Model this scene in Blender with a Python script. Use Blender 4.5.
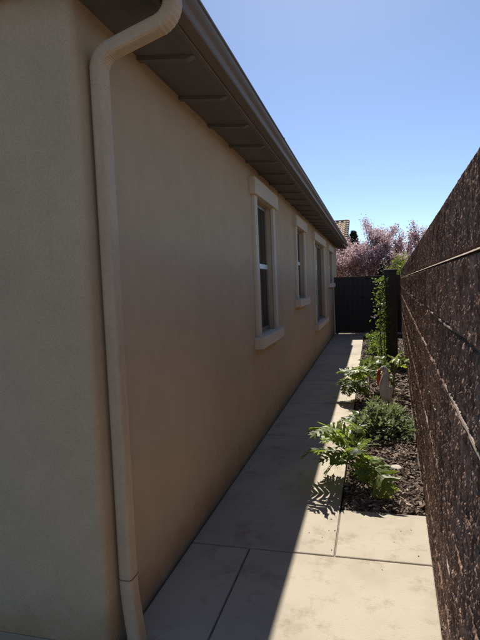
import bpy, bmesh, math, random
from mathutils import Vector, Matrix, noise
R = math.radians
random.seed(7)
for o in list(bpy.data.objects): bpy.data.objects.remove(o)
sc = bpy.context.scene
C = bpy.data.collections.new('place'); sc.collection.children.link(C)

# ------------------------------------------------------------------ camera
H = 1.55
F = 500.0                      # focal length in pixels of the 480 x 640 photograph
def cam_axes(vp=(371, 281), roll=2.3):
    d = Vector(((vp[0]-240)/F, -(vp[1]-320)/F, -1)).normalized()
    w = Vector((-math.sin(R(roll)), math.cos(R(roll)), 0))
    up = (w + Vector((0, 0, -(w.dot(d))/d.z))).normalized()
    right = d.cross(up)
    return Matrix((right, d, up))          # rows: world axes in camera space -> camera to world
cam = bpy.data.cameras.new('camera'); co = bpy.data.objects.new('camera', cam); C.objects.link(co)
co.matrix_world = Matrix.Translation((0, 0, H)) @ cam_axes().to_4x4()
cam.sensor_fit = 'VERTICAL'; cam.sensor_height = 24; cam.lens = 24*F/640
cam.clip_start = 0.05; cam.clip_end = 2000
sc.camera = co

# ------------------------------------------------------------------ sky, sun, exposure
SUN = Vector((-0.078, 1.05, 1.0)).normalized()
w = bpy.data.worlds.new('World'); sc.world = w; w.use_nodes = True
nt = w.node_tree; bg = nt.nodes['Background']
sky = nt.nodes.new('ShaderNodeTexSky'); sky.sky_type = 'NISHITA'; sky.sun_disc = False
sky.sun_elevation = math.asin(SUN.z); sky.sun_rotation = math.atan2(SUN.x, SUN.y)
sky.air_density = 0.7; sky.dust_density = 0.22; sky.ozone_density = 3.2; sky.altitude = 100
nt.links.new(sky.outputs[0], bg.inputs[0]); bg.inputs[1].default_value = 0.085
sl = bpy.data.lights.new('sun', 'SUN'); so = bpy.data.objects.new('sun', sl); C.objects.link(so)
sl.energy = 5.0; sl.angle = R(0.53); sl.color = (1.0, 0.93, 0.82)
so.rotation_euler = (-SUN).to_track_quat('-Z', 'Y').to_euler(); so.location = (0, 0, 20)
sc.view_settings.view_transform = 'Standard'; sc.view_settings.look = 'None'
sc.view_settings.gamma = 1; sc.view_settings.use_curve_mapping = False
sc.view_settings.exposure = 0.74

# ------------------------------------------------------------------ materials
def new_mat(name, rough=0.8, spec=0.3):
    m = bpy.data.materials.new(name); m.use_nodes = True
    b = m.node_tree.nodes['Principled BSDF']
    b.inputs['Roughness'].default_value = rough; b.inputs['Specular IOR Level'].default_value = spec
    return m, m.node_tree, b
def N(nt, t, **k):
    n = nt.nodes.new('ShaderNode'+t)
    for a, v in k.items():
        if a in n.inputs.keys(): n.inputs[a].default_value = v
        else: setattr(n, a, v)
    return n
def coords(nt, scale=(1, 1, 1)):
    t = N(nt, 'TexCoord'); mp = N(nt, 'Mapping'); mp.inputs['Scale'].default_value = scale
    nt.links.new(t.outputs['Object'], mp.inputs[0]); return mp.outputs[0]
def ramp(nt, src, stops):
    r = N(nt, 'ValToRGB'); e = r.color_ramp.elements
    while len(e) < len(stops): e.new(0.5)
    for i, (p, c) in enumerate(stops): e[i].position = p; e[i].color = (*c, 1)
    nt.links.new(src, r.inputs[0]); return r.outputs[0]
def noise_t(nt, vec, scale, detail=4, rough=0.55):
    n = N(nt, 'TexNoise'); n.inputs['Scale'].default_value = scale; n.inputs['Detail'].default_value = detail
    n.inputs['Roughness'].default_value = rough; nt.links.new(vec, n.inputs['Vector']); return n.outputs['Fac']
def mix(nt, a, b, fac, mode='MIX'):
    m = N(nt, 'Mix', data_type='RGBA', blend_type=mode)
    for s, v in ((6, a), (7, b)):
        if hasattr(v, 'is_linked'): nt.links.new(v, m.inputs[s])
        else: m.inputs[s].default_value = (*v, 1)
    if hasattr(fac, 'is_linked'): nt.links.new(fac, m.inputs[0])
    else: m.inputs[0].default_value = fac
    return m.outputs[2]
def bump(nt, b, h, strength, dist, prev=None):
    n = N(nt, 'Bump'); n.inputs['Strength'].default_value = strength; n.inputs['Distance'].default_value = dist
    nt.links.new(h, n.inputs['Height'])
    if prev: nt.links.new(prev, n.inputs['Normal'])
    nt.links.new(n.outputs[0], b.inputs['Normal']); return n.outputs[0]
def scaled(c, f): return tuple(min(1, v*f) for v in c)

def surface(name, col, rough=0.85, spec=0.25, var=0.12, vscale=1.2, fine=120, fstr=0.3, fdist=0.002, stretch=(1, 1, 1), fvar=0.08):
    m, nt, b = new_mat(name, rough, spec)
    v = coords(nt, stretch)
    c = ramp(nt, noise_t(nt, v, vscale, 6, 0.6), [(0.3, scaled(col, 1-var)), (0.7, scaled(col, 1+var))])
    f = noise_t(nt, v, fine, 4, 0.7)
    c2 = ramp(nt, f, [(0.3, (1-fvar,)*3), (0.7, (1+fvar,)*3)])
    c = mix(nt, c, c2, 1.0, 'MULTIPLY')
    nt.links.new(c, b.inputs['Base Color'])
    bump(nt, b, f, fstr, fdist)
    return m

M = {}
def stucco(name, col):
    m, nt, b = new_mat(name, 0.9, 0.15)
    v = coords(nt)
    c = ramp(nt, noise_t(nt, v, 0.9, 5, 0.6), [(0.3, scaled(col, .95)), (0.7, scaled(col, 1.04))])
    vs = coords(nt, (1, 1, 0.12))
    st = ramp(nt, noise_t(nt, vs, 5.0, 5, 0.65), [(0.35, (.97,)*3), (0.65, (1.02,)*3)])
    c = mix(nt, c, st, 1.0, 'MULTIPLY')
    tr = ramp(nt, noise_t(nt, v, 7, 4, 0.6), [(0.35, (.96,)*3), (0.65, (1.03,)*3)])
    c = mix(nt, c, tr, 1.0, 'MULTIPLY')
    f = noise_t(nt, v, 170, 4, 0.75)
    g = ramp(nt, f, [(0.3, (.82,)*3), (0.7, (1.12,)*3)])
    c = mix(nt, c, g, 1.0, 'MULTIPLY')
    # splash dirt just above the ground
    pos = N(nt, 'NewGeometry'); sx = N(nt, 'SeparateXYZ'); nt.links.new(pos.outputs['Position'], sx.inputs[0])
    ad = N(nt, 'Math', operation='MULTIPLY_ADD'); nt.links.new(noise_t(nt, v, 6, 5, .7), ad.inputs[0]); ad.inputs[1].default_value = .35
    nt.links.new(sx.outputs['Z'], ad.inputs[2])
    dz = ramp(nt, ad.outputs[0], [(0.20, (.72, .66, .58)), (0.42, (1, 1, 1))])
    c = mix(nt, c, dz, 1.0, 'MULTIPLY')
    nt.links.new(c, b.inputs['Base Color'])
    n1 = bump(nt, b, noise_t(nt, v, 22, 4, 0.6), 0.35, 0.010)
    bump(nt, b, f, 0.8, 0.0035, n1)
    return m
M['stucco'] = stucco('stucco', (0.585, 0.425, 0.27))
M['trim'] = surface('trim_stucco', (0.68, 0.55, 0.41), var=.08, fine=230, fstr=.4, fdist=.002)
M['foundation'] = surface('foundation_concrete', (0.36, 0.275, 0.19), var=.2, vscale=3, fine=60, fstr=.5, fdist=.004)
M['soffit'] = surface('soffit_board', (0.15, 0.138, 0.132), rough=.75, var=.2, vscale=4, fine=80, fstr=.25, stretch=(1, .15, 1))
M['rafter'] = surface('rafter_paint', (0.165, 0.152, 0.146), rough=.6, var=.2, vscale=5, fine=80, fstr=.25)
M['fascia'] = surface('fascia_paint', (0.15, 0.12, 0.10), rough=.5, spec=.4, var=.12, vscale=3, fine=60, fstr=.12)
M['gutter'] = surface('gutter_paint', (0.17, 0.135, 0.112), rough=.55, spec=.3, var=.1, vscale=2.5, fine=30, fstr=.06, stretch=(1, .2, 1))
M['downspout'] = surface('downspout_paint', (0.54, 0.39, 0.255), rough=.6, spec=.2, var=.07, vscale=6, fine=50, fstr=.05)
M['seam'] = surface('seam_dirt', (0.20, 0.15, 0.105), fstr=.1)
M['vinyl'] = surface('white_vinyl', (0.7, 0.68, 0.64), rough=.35, spec=.5, var=.03, fstr=.03)
M['frame'] = surface('tan_vinyl', (0.22, 0.19, 0.16), rough=.4, spec=.4, var=.04, fstr=.03)
M['blind'] = surface('blind_slat', (0.55, 0.53, 0.48), rough=.5, var=.04, fstr=.05)
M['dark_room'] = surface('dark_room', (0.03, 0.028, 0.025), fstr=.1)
M['tile'] = surface('clay_tile', (0.33, 0.23, 0.165), rough=.85, var=.45, vscale=3.2, fine=45, fstr=.4, fdist=.004)
M['cream_wall'] = surface('neighbour_stucco', (0.5, 0.43, 0.34), fine=150)
M['soil'] = surface('soil', (0.10, 0.075, 0.055), var=.3, vscale=4, fine=45, fstr=.9, fdist=.02, fvar=.25)
M['filler'] = surface('joint_filler', (0.17, 0.145, 0.115), var=.4, vscale=20, fine=90, fstr=.8, fdist=.004)
M['lawn'] = surface('lawn', (0.11, 0.10, 0.045), var=.35, vscale=5, fine=90, fstr=.9, fdist=.02, fvar=.3)
M['bark'] = surface('bark', (0.09, 0.062, 0.045), var=.4, vscale=9, fine=60, fstr=.8, fdist=.01, stretch=(1, 1, .3))
M['stem'] = surface('stem', (0.11, 0.12, 0.05), var=.25, vscale=9, fine=60, fstr=.3)
M['fence'] = surface('fence_wood', (0.070, 0.056, 0.048), rough=.75, var=.3, vscale=5, fine=70, fstr=.6, fdist=.003, stretch=(1, 1, .08))
M['stone'] = surface('pale_stone', (0.42, 0.37, 0.32), var=.25, vscale=12, fine=60, fstr=.5)
M['statue'] = surface('statue_stone', (0.54, 0.51, 0.46), var=.2, vscale=14, fine=90, fstr=.4, fdist=.003)
M['bill'] = surface('bill_paint', (0.50, 0.085, 0.03), rough=.5, var=.25, vscale=25, fine=80, fstr=.2)
M['neck_highlight'] = surface('neck_highlight_white', (0.72, 0.70, 0.66), rough=.5, var=.1, vscale=20, fine=80, fstr=.2)  # white that stands for sunlight along the bird's neck
M['black'] = surface('black_paint', (0.015, 0.015, 0.015), rough=.3, fstr=.05)
M['star_white'] = surface('star_white', (0.8, 0.8, 0.76), rough=.5, fstr=.05)

def concrete(name, col):
    m, nt, b = new_mat(name, 0.88, 0.25)
    v = coords(nt)
    oi = N(nt, 'ObjectInfo')
    c = ramp(nt, noise_t(nt, v, 1.6, 7, 0.62), [(0.28, scaled(col, .80)), (0.5, col), (0.72, scaled(col, 1.08))])
    tone = ramp(nt, oi.outputs['Random'], [(0, (.92, .92, .93)), (1, (1.05, 1.04, 1.02))])
    c = mix(nt, c, tone, 1.0, 'MULTIPLY')
    # dark stains with a shape of their own
    s = ramp(nt, noise_t(nt, v, 4.5, 8, 0.75), [(0.52, (1, 1, 1)), (0.68, (.72, .67, .60))])
    c = mix(nt, c, s, 1.0, 'MULTIPLY')
    f = noise_t(nt, v, 260, 3, 0.7)
    g = ramp(nt, f, [(0.3, (.88,)*3), (0.7, (1.07,)*3)])
    c = mix(nt, c, g, 1.0, 'MULTIPLY')
    vo = N(nt, 'TexVoronoi'); vo.inputs['Scale'].default_value = 9; nt.links.new(v, vo.inputs['Vector'])
    sp = ramp(nt, vo.outputs['Distance'], [(0.02, (.55, .5, .45)), (0.05, (1, 1, 1))])
    c = mix(nt, c, sp, .5, 'MULTIPLY')
    nt.links.new(c, b.inputs['Base Color'])
    n1 = bump(nt, b, noise_t(nt, coords(nt, (1, 6, 1)), 45, 3, .6), .3, .004)
    bump(nt, b, f, .6, .002, n1)
    return m
M['concrete'] = concrete('concrete', (0.435, 0.385, 0.31))

def block_mat():
    m, nt, b = new_mat('split_face_block', 1.0, 0.02)
    v0 = coords(nt, (1, 1, .5)); oi = N(nt, 'ObjectInfo')
    ad = N(nt, 'VectorMath', operation='MULTIPLY_ADD'); ad.inputs[1].default_value = (37, 53, 71)
    nt.links.new(oi.outputs['Random'], ad.inputs[0]); nt.links.new(v0, ad.inputs[2]); v = ad.outputs[0]
    c = ramp(nt, noise_t(nt, v, 24, 7, 0.66), [(0.28, (.115, .074, .058)), (0.46, (.215, .145, .113)), (0.60, (.34, .245, .198)), (0.74, (.52, .41, .345))])
    tone = ramp(nt, oi.outputs['Random'], [(0, (.72, .70, .70)), (.5, (1, .95, .92)), (1, (1.22, 1.12, 1.05))])
    c = mix(nt, c, tone, 1.0, 'MULTIPLY')
    ag = ramp(nt, noise_t(nt, v, 75, 3, .6), [(0.33, (.62,)*3), (0.52, (1,)*3), (0.68, (1.45, 1.38, 1.3))])
    c = mix(nt, c, ag, 1.0, 'MULTIPLY')
    nt.links.new(c, b.inputs['Base Color'])
    n1 = bump(nt, b, noise_t(nt, v, 70, 6, .75), 1.0, .008)
    bump(nt, b, noise_t(nt, v, 210, 3, .7), .6, .0025, n1)
    return m
M['block'] = block_mat()
M['mortar'] = surface('mortar', (0.25, 0.195, 0.155), var=.25, vscale=8, fine=90, fstr=.7, fdist=.004)

def chip_mat():
    m, nt, b = new_mat('bark_chip', 0.9, 0.2)
    g = N(nt, 'NewGeometry')
    c = ramp(nt, g.outputs['Random Per Island'], [(0, (.035, .023, .017)), (.4, (.12, .083, .062)), (.8, (.215, .158, .122)), (1, (.42, .34, .28))])
    f = noise_t(nt, coords(nt), 90, 4, .7)
    c = mix(nt, c, ramp(nt, f, [(.3, (.65,)*3), (.7, (1.25,)*3)]), 1, 'MULTIPLY')
    nt.links.new(c, b.inputs['Base Color']); bump(nt, b, f, .6, .003)
    return m
M['chip'] = chip_mat()

def leaf_mat(name, stops, trans=0.35, rough=.38, spec=.5, tcol=(.30, .42, .05), whole=False):
    m, nt, b = new_mat(name, rough, spec)
    g = N(nt, 'NewGeometry'); oi = N(nt, 'ObjectInfo')
    ad = N(nt, 'Math', operation='ADD'); ad.inputs[0].default_value = 0; nt.links.new(oi.outputs['Random'], ad.inputs[1])
    if not whole: nt.links.new(g.outputs['Random Per Island'], ad.inputs[0])
    fr = N(nt, 'Math', operation='FRACT'); nt.links.new(ad.outputs[0], fr.inputs[0])
    c = ramp(nt, fr.outputs[0], stops)
    f = noise_t(nt, coords(nt), 25, 4, .6)
    c = mix(nt, c, ramp(nt, f, [(.3, (.75,)*3), (.7, (1.2,)*3)]), 1, 'MULTIPLY')
    nt.links.new(c, b.inputs['Base Color'])
    bump(nt, b, noise_t(nt, coords(nt), 60, 3, .6), .3, .003)
    t = N(nt, 'BsdfTranslucent'); tc = mix(nt, c, tcol, .45); nt.links.new(tc, t.inputs[0])
    ms = N(nt, 'MixShader'); ms.inputs[0].default_value = trans
    nt.links.new(b.outputs[0], ms.inputs[1]); nt.links.new(t.outputs[0], ms.inputs[2])
    nt.links.new(ms.outputs[0], nt.nodes['Material Output'].inputs[0])
    return m
G1 = [(0, (.060, .095, .022)), (.5, (.105, .155, .032)), (1, (.17, .22, .045))]
M['acanthus'] = leaf_mat('acanthus_leaf', G1, .48, .48, .3, (.36, .46, .05), whole=True)
M['young_leaf'] = leaf_mat('young_leaf', [(0, (.17, .24, .03)), (1, (.23, .30, .04))], .55, .45, .3, (.45, .55, .06), whole=True)
M['groundcover'] = leaf_mat('groundcover_leaf', [(0, (.06, .085, .04)), (.5, (.14, .17, .095)), (1, (.28, .31, .21))], .35, .4, .55, (.25, .32, .08))
M['vine'] = leaf_mat('vine_leaf', [(0, (.045, .075, .02)), (.6, (.09, .14, .035)), (1, (.17, .21, .06))], .4, .4, .4)
M['shrub_yellow'] = leaf_mat('yellow_green_leaf', [(0, (.10, .11, .02)), (1, (.22, .22, .05))], .4, .5, .3)
M['evergreen'] = leaf_mat('evergreen_leaf', [(0, (.018, .030, .015)), (1, (.045, .065, .03))], .15, .5, .3, (.1, .16, .04))
M['blossom'] = leaf_mat('blossom_petal', [(0, (.26, .15, .16)), (.35, (.46, .32, .34)), (.75, (.62, .49, .51)), (1, (.80, .72, .73))], .42, .6, .2, (.62, .44, .46))
M['plum_leaf'] = leaf_mat('plum_leaf', [(0, (.07, .025, .02)), (1, (.17, .07, .045))], .3, .45, .4, (.4, .12, .06))

def glass():
    m, nt, b = new_mat('window_glass')
    nt.nodes.remove(b)
    tr = N(nt, 'BsdfTransparent'); tr.inputs[0].default_value = (.55, .58, .57, 1)
    gl = N(nt, 'BsdfGlossy'); gl.inputs['Roughness'].default_value = .015
    fn = N(nt, 'Fresnel'); fn.inputs[0].default_value = 1.52
    bp = N(nt, 'Bump'); bp.inputs['Strength'].default_value = .04; bp.inputs['Distance'].default_value = .01
    nt.links.new(noise_t(nt, coords(nt), 3, 2), bp.inputs['Height']); nt.links.new(bp.outputs[0], gl.inputs['Normal'])
    ms = N(nt, 'MixShader'); nt.links.new(fn.outputs[0], ms.inputs[0])
    nt.links.new(tr.outputs[0], ms.inputs[1]); nt.links.new(gl.outputs[0], ms.inputs[2])
    nt.links.new(ms.outputs[0], nt.nodes['Material Output'].inputs[0])
    return m
M['glass'] = glass()

# ------------------------------------------------------------------ helpers
def link(name, me, mat, parent=None, loc=None):
    o = bpy.data.objects.new(name, me); C.objects.link(o)
    if mat is not None and not me.materials: me.materials.append(mat)
    if parent: o.parent = parent
    if loc: o.location = loc
    return o
def build(name, bm, mat, parent=None, smooth=False, loc=None):
    me = bpy.data.meshes.new(name); bmesh.ops.recalc_face_normals(bm, faces=bm.faces); bm.to_mesh(me); bm.free()
    if smooth:
        for p in me.polygons: p.use_smooth = True
    return link(name, me, mat, parent, loc)
def raw(name, vs, fs, mat, parent=None, smooth=False, loc=None):
    me = bpy.data.meshes.new(name); me.from_pydata(vs, [], fs); me.update()
    if smooth:
        for p in me.polygons: p.use_smooth = True
    return link(name, me, mat, parent, loc)
def box(bm, a, b, bev=0):
    vs = [bm.verts.new((x, y, z)) for x in (a[0], b[0]) for y in (a[1], b[1]) for z in (a[2], b[2])]
    q = [(0, 1, 3, 2), (4, 6, 7, 5), (0, 4, 5, 1), (2, 3, 7, 6), (0, 2, 6, 4), (1, 5, 7, 3)]
    fs = [bm.faces.new([vs[i] for i in f]) for f in q]
    if bev:
        es = list({e for f in fs for e in f.edges})
        bmesh.ops.bevel(bm, geom=es, offset=bev, segments=2, affect='EDGES', profile=.6)
def boxo(name, a, b, mat, parent=None, bev=0.004):
    bm = bmesh.new(); box(bm, a, b, bev); return build(name, bm, mat, parent)
def tube(bm, pts, rad, n=8, cap=True):
    """round tube through pts; rad is a number or list"""
    pts = [Vector(p) for p in pts]; rings = []
    ref = Vector((0, 0, 1))
    for i, p in enumerate(pts):
        d = (pts[min(i+1, len(pts)-1)]-pts[max(i-1, 0)]).normalized()
        u = d.cross(ref)
        if u.length < .05: u = d.cross(Vector((1, 0, 0)))
        u.normalize(); v = u.cross(d)
        r = rad[i] if isinstance(rad, (list, tuple)) else rad
        rings.append([bm.verts.new(p+(u*math.cos(2*math.pi*k/n)+v*math.sin(2*math.pi*k/n))*r) for k in range(n)])
    for a, b in zip(rings, rings[1:]):
        for k in range(n): bm.faces.new((a[k], a[(k+1) % n], b[(k+1) % n], b[k]))
    if cap: bm.faces.new(rings[0][::-1]); bm.faces.new(rings[-1])
def empty(name, loc=(0, 0, 0), rz=0):
    o = bpy.data.objects.new(name, None); C.objects.link(o); o.location = loc; o.rotation_euler.z = rz
    o.empty_display_size = .1; return o
def tag(o, label=None, cat=None, group=None, kind=None):
    for k, v in (('label', label), ('category', cat), ('group', group), ('kind', kind)):
        if v: o[k] = v
    return o
def wallx(y): return .165 + .0435*y          # face line of the garden wall

# ------------------------------------------------------------------ ground
bm = bmesh.new(); bmesh.ops.create_grid(bm, x_segments=40, y_segments=40, size=400)
tag(build('ground', bm, M['soil'], loc=(0, 0, -.07)), 'bare brown soil ground reaching to the horizon', 'ground', kind='structure')
tag(raw('lawn', [(-14, -9, -.02), (-1.12, -9, -.02), (-1.12, 1.8, -.02), (-14, 1.8, -.02)], [(0, 1, 2, 3)], M['lawn']), 'green lawn in front of the house', 'lawn', kind='structure')

# path: every slab its own piece
path = empty('concrete_path'); tag(path, 'pale concrete path of jointed slabs beside the house', 'path', kind='structure')
def slab(poly, name='slab'):
    bm = bmesh.new()
    t = [bm.verts.new((x, y, 0)) for x, y in poly]; b = [bm.verts.new((x, y, -.06)) for x, y in poly]
    n = len(poly); top = bm.faces.new(t); bm.faces.new(b[::-1])
    for i in range(n): bm.faces.new((t[i], b[i], b[(i+1) % n], t[(i+1) % n]))
    bmesh.ops.bevel(bm, geom=list(top.edges), offset=.007, segments=2, affect='EDGES', profile=.5)
    return build(name, bm, M['concrete'], path)
XL, XE, J = -1.092, -.235, .0045
jy = [-2.4, .45, 2.774]
for a, b in zip(jy, jy[1:]):
    slab([(XL, a+J), (-.730-J, a+J), (-.730-J, b-J), (XL, b-J)])
    slab([(-.730+J, a+J), (wallx(a)+.004, a+J), (wallx(b)+.004, b-J), (-.730+J, b-J)])
ys = [2.774, 5.0, 6.42, 7.9, 9.36, 10.82, 12.28, 13.74, 15.2]
for a, b in zip(ys, ys[1:]): slab([(XL, a+J), (XE-J, a+J), (XE-J, b-J), (XL, b-J)])
slab([(XE+J, 2.774+J), (wallx(2.78)+.004, 2.774+J), (wallx(3.38)+.004, 3.375), (XE+J, 3.375)])
slab([(XE+J, 14.75), (wallx(14.75)-.006, 14.75), (wallx(15.2)-.006, 15.2-J), (XE+J, 15.2-J)])
def strip(a, b): boxo('joint_filler', (a[0], a[1], -.05), (b[0], b[1], -.011), M['filler'], path, 0)
strip((-.7342, -2.3), (-.7258, 2.768)); strip((XE-.004, 2.782), (XE+.004, 3.37))
for yj in [.45]+ys: strip((XL, yj-.0042), ((wallx(yj)-.01) if yj < 2.8 else XE-.006, yj+.0042))

# planting bed
bm = bmesh.new()
nx, ny = 14, 150
g = []
for j in range(ny+1):
    y = 3.385+(14.74-3.385)*j/ny; x0, x1 = XE+.004, wallx(y)+.02
    row = []
    for i in range(nx+1):
        u = i/nx; x = x0+(x1-x0)*u
        z = -.022+.03*math.sin(math.pi*min(.5, u*1.1))*min(1, (y-3.385)/.15+.15)+.012*noise.noise((x*7, y*7, 0))
        row.append(bm.verts.new((x, y, z)))
    g.append(row)
for j in range(ny):
    for i in range(nx): bm.faces.new((g[j][i], g[j][i+1], g[j+1][i+1], g[j+1][i]))
tag(build('planting_bed', bm, M['soil'], smooth=True), 'narrow planting bed of dark soil along the block wall', 'bed', kind='structure')
def bedz(x, y):
    x0, x1 = XE+.004, wallx(y)+.02
    u = max(0, min(1, (x-x0)/(x1-x0)))
    return -.022+.03*math.sin(math.pi*min(.5, u*1.1))*min(1, max(0, y-3.385)/.15+.15)+.012*noise.noise((x*7, y*7, 0))
rng = random.Random(3); vs, fs = [], []
for k in range(11000):
    y = 3.40+10.9*rng.random()**2.0 if k % 7 else 3.40+3*rng.random()
    x = XE+.012+(wallx(y)-.015-XE-.012)*rng.random()
    s = rng.uniform(.4, 1)**1.5
    l, wd, th = .028*s*rng.uniform(.5, 1.5), .011*s*rng.uniform(.6, 1.5), .004*rng.uniform(.6, 1.8)
    if y > 6: l *= 1.4; wd *= 1.5
    m = Matrix.Rotation(rng.uniform(0, 6.3), 3, 'Z') @ Matrix.Rotation(rng.gauss(0, .38), 3, 'X') @ Matrix.Rotation(rng.gauss(0, .30), 3, 'Y')
    if x-l < XE: x = XE+l+.004
    z = bedz(x, y)+.004+.010*rng.random()
    b = len(vs)
    for sx in (-1, 1):
        for sy in (-1, 1):
            for sz in (-1, 1):
                j = rng.uniform(.65, 1.15)
                p = m @ Vector((sx*l*j*(.7 if sy > 0 else 1), sy*wd*j, sz*th)); vs.append((x+p.x, y+p.y, z+p.z))
    fs += [(b, b+1, b+3, b+2), (b+4, b+6, b+7, b+5), (b, b+4, b+5, b+1), (b+2, b+3, b+7, b+6), (b, b+2, b+6, b+4), (b+1, b+5, b+7, b+3)]
tag(raw('bark_mulch', vs, fs, M['chip']), 'loose brown bark chips covering the planting bed', 'mulch', kind='stuff')

# ------------------------------------------------------------------ house
HX, HY0, HY1, WT = -1.10, 1.79, 17.0, 2.71
house = empty('house', (-5, 9, 0)); house.location = (0, 0, 0)
tag(house, 'single-storey tan stucco house with brown eaves and gutter beside the path', 'house')
# windows: outer trim y0,y1, sill bottom z, header top z
WIN = [(4.70, 5.90, .93, 2.585, 1), (7.45, 8.68, 1.20, 2.575, 0), (9.95, 12.40, .60, 2.565, 1), (13.45, 15.0, 1.42, 2.56, 0)]
JW, HD, SL, DEP, EAR = .115, .16, .115, .085, .075
opens = [(a+EAR+JW, b-EAR-JW, s+SL, t-HD) for a, b, s, t, _ in WIN]
ZB = .05
ycut = sorted({HY0+.035, HY1} | {v for o in opens for v in o[:2]} | {HY0+.035+i*.5 for i in range(1, 31)})
zcut = sorted({ZB, WT} | {v for o in opens for v in o[2:]} | {.6, 1.1, 1.6, 2.1})
bm = bmesh.new(); vd = {}
def V(y, z):
    k = (round(y, 4), round(z, 4))
    if k not in vd: vd[k] = bm.verts.new((HX, y, z))
    return vd[k]
def is_open(y, z): return any(o[0] < y < o[1] and o[2] < z < o[3] for o in opens)
for a, b in zip(ycut, ycut[1:]):
    for c, d in zip(zcut, zcut[1:]):
        if not is_open((a+b)/2, (c+d)/2): bm.faces.new((V(a, c), V(b, c), V(b, d), V(a, d)))
for o in opens:
    for (ya, za, yb, zb) in ((o[0], o[2], o[1], o[2]), (o[0], o[3], o[1], o[3]), (o[0], o[2], o[0], o[3]), (o[1], o[2], o[1], o[3])):
        q = [bm.verts.new(p) for p in ((HX, ya, za), (HX, yb, zb), (HX-.16, yb, zb), (HX-.16, ya, za))]; bm.faces.new(q)
# rounded corner and front face
r = .035; prev = [(HX, HY0+r)]
prof = [(HX-r+r*math.cos(a), HY0+r-r*math.sin(a)) for a in [i*math.pi/16 for i in range(9)]] + [(-2.5, HY0), (-4, HY0), (-9, HY0), (-9, HY1), (HX, HY1)]
for c, d in zip(zcut, zcut[1:]):
    for p, q in zip(prof, prof[1:]):
        bm.faces.new([bm.verts.new(v) for v in ((q[0], q[1], c), (p[0], p[1], c), (p[0], p[1], d), (q[0], q[1], d))])
bmesh.ops.remove_doubles(bm, verts=bm.verts, dist=.0001)
me = bpy.data.meshes.new('wall'); bm.normal_update(); bm.to_mesh(me); bm.free()
for p in me.polygons: p.use_smooth = True
try: me.set_sharp_from_angle(angle=R(40))
except Exception: pass
wall_o = link('wall', me, M['stucco'], house)
# foundation strip under the plaster, and the plaster's drip edge
boxo('foundation', (-8.98, HY0+.008, -.1), (HX-.006, HY1-.02, ZB+.03), M['foundation'], house, .006)
bm = bmesh.new(); box(bm, (HX-.02, HY0+.03, ZB-.012), (HX+.004, HY1-.03, ZB-.001)); box(bm, (-8.9, HY0-.004, ZB-.012), (HX-.03, HY0+.02, ZB-.001))
build('drip_screed', bm, M['foundation'], house)
# dark rooms behind the windows
for i, (a, b, s, t, _) in enumerate(WIN):
    o = opens[i]
    wn = empty('window'); wn.parent = house
    # trim
    bm = bmesh.new(); box(bm, (HX-.012, a+EAR, s+SL-.03), (HX+.034, a+EAR+JW, t-HD+.03), .008); build('jamb_trim', bm, M['trim'], wn)
    bm = bmesh.new(); box(bm, (HX-.012, b-EAR-JW, s+SL-.03), (HX+.034, b-EAR, t-HD+.03), .008); build('jamb_trim', bm, M['trim'], wn)
    bm = bmesh.new(); box(bm, (HX-.01, a-.008, t-HD), (HX+.062, b+.008, t), .01); build('header_trim', bm, M['trim'], wn)
    bm = bmesh.new(); box(bm, (HX-.01, a-.004, s), (HX+.085, b+.004, s+SL), .012); build('sill', bm, M['trim'], wn)
    # vinyl frame
    fx0, fx1 = HX-.10, HX-.052
    for (p, q) in (((o[0], o[2]), (o[0]+.045, o[3])), ((o[1]-.045, o[2]), (o[1], o[3])), ((o[0]+.045, o[2]), (o[1]-.045, o[2]+.045)), ((o[0]+.045, o[3]-.045), (o[1]-.045, o[3]))):
        boxo('frame', (fx0, p[0]+.001, p[1]+.001), (fx1, q[0]-.001, q[1]-.001), M['frame'], wn, .004)
    if i == 2:
        ym = (o[0]+o[1])/2
        boxo('mullion', (fx0+.004, ym-.03, o[2]+.046), (fx1-.003, ym+.03, o[3]-.046), M['vinyl'], wn, .004)
        panes = [(o[0]+.045, ym-.03, o[2]+.045, o[3]-.045), (ym+.03, o[1]-.045, o[2]+.045, o[3]-.045)]
    else:
        zm = (o[2]+o[3])/2+.02
        boxo('meeting_rail', (fx0+.004, o[0]+.046, zm-.026), (fx1+.008, o[1]-.046, zm+.026), M['vinyl'], wn, .004)
        panes = [(o[0]+.045, o[1]-.045, o[2]+.045, zm-.026), (o[0]+.045, o[1]-.045, zm+.026, o[3]-.045)]
    for (p0, p1, q0, q1) in panes:
        boxo('pane', (HX-.068, p0, q0), (HX-.062, p1, q1), M['glass'], wn, 0)
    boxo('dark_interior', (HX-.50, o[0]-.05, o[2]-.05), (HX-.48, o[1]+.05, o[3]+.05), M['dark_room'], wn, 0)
    nsl = int((o[3]-o[2]-.09)/.05)
    if i in (0, 1, 3):
        bm = bmesh.new(); box(bm, (-.022, o[0]+.05, -.0012), (.022, o[1]-.05, .0012)); bme = bpy.data.meshes.new('blind_slat'); bm.to_mesh(bme); bm.free()
        for k in range(nsl):
            if i == 0 and k < nsl*.5: continue
            sl_ = link('blind_slat', bme, M['blind'], wn, (HX-.15, 0, o[2]+.06+k*.05)); sl_.rotation_euler.y = R(28)
# unseen dark box added inside the house so no light leaks in
bm = bmesh.new(); box(bm, (-8.8, HY0+.2, -.02), (HX-.52, HY1-.2, 2.9)); build('light_block_box', bm, M['dark_room'], house)

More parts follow.
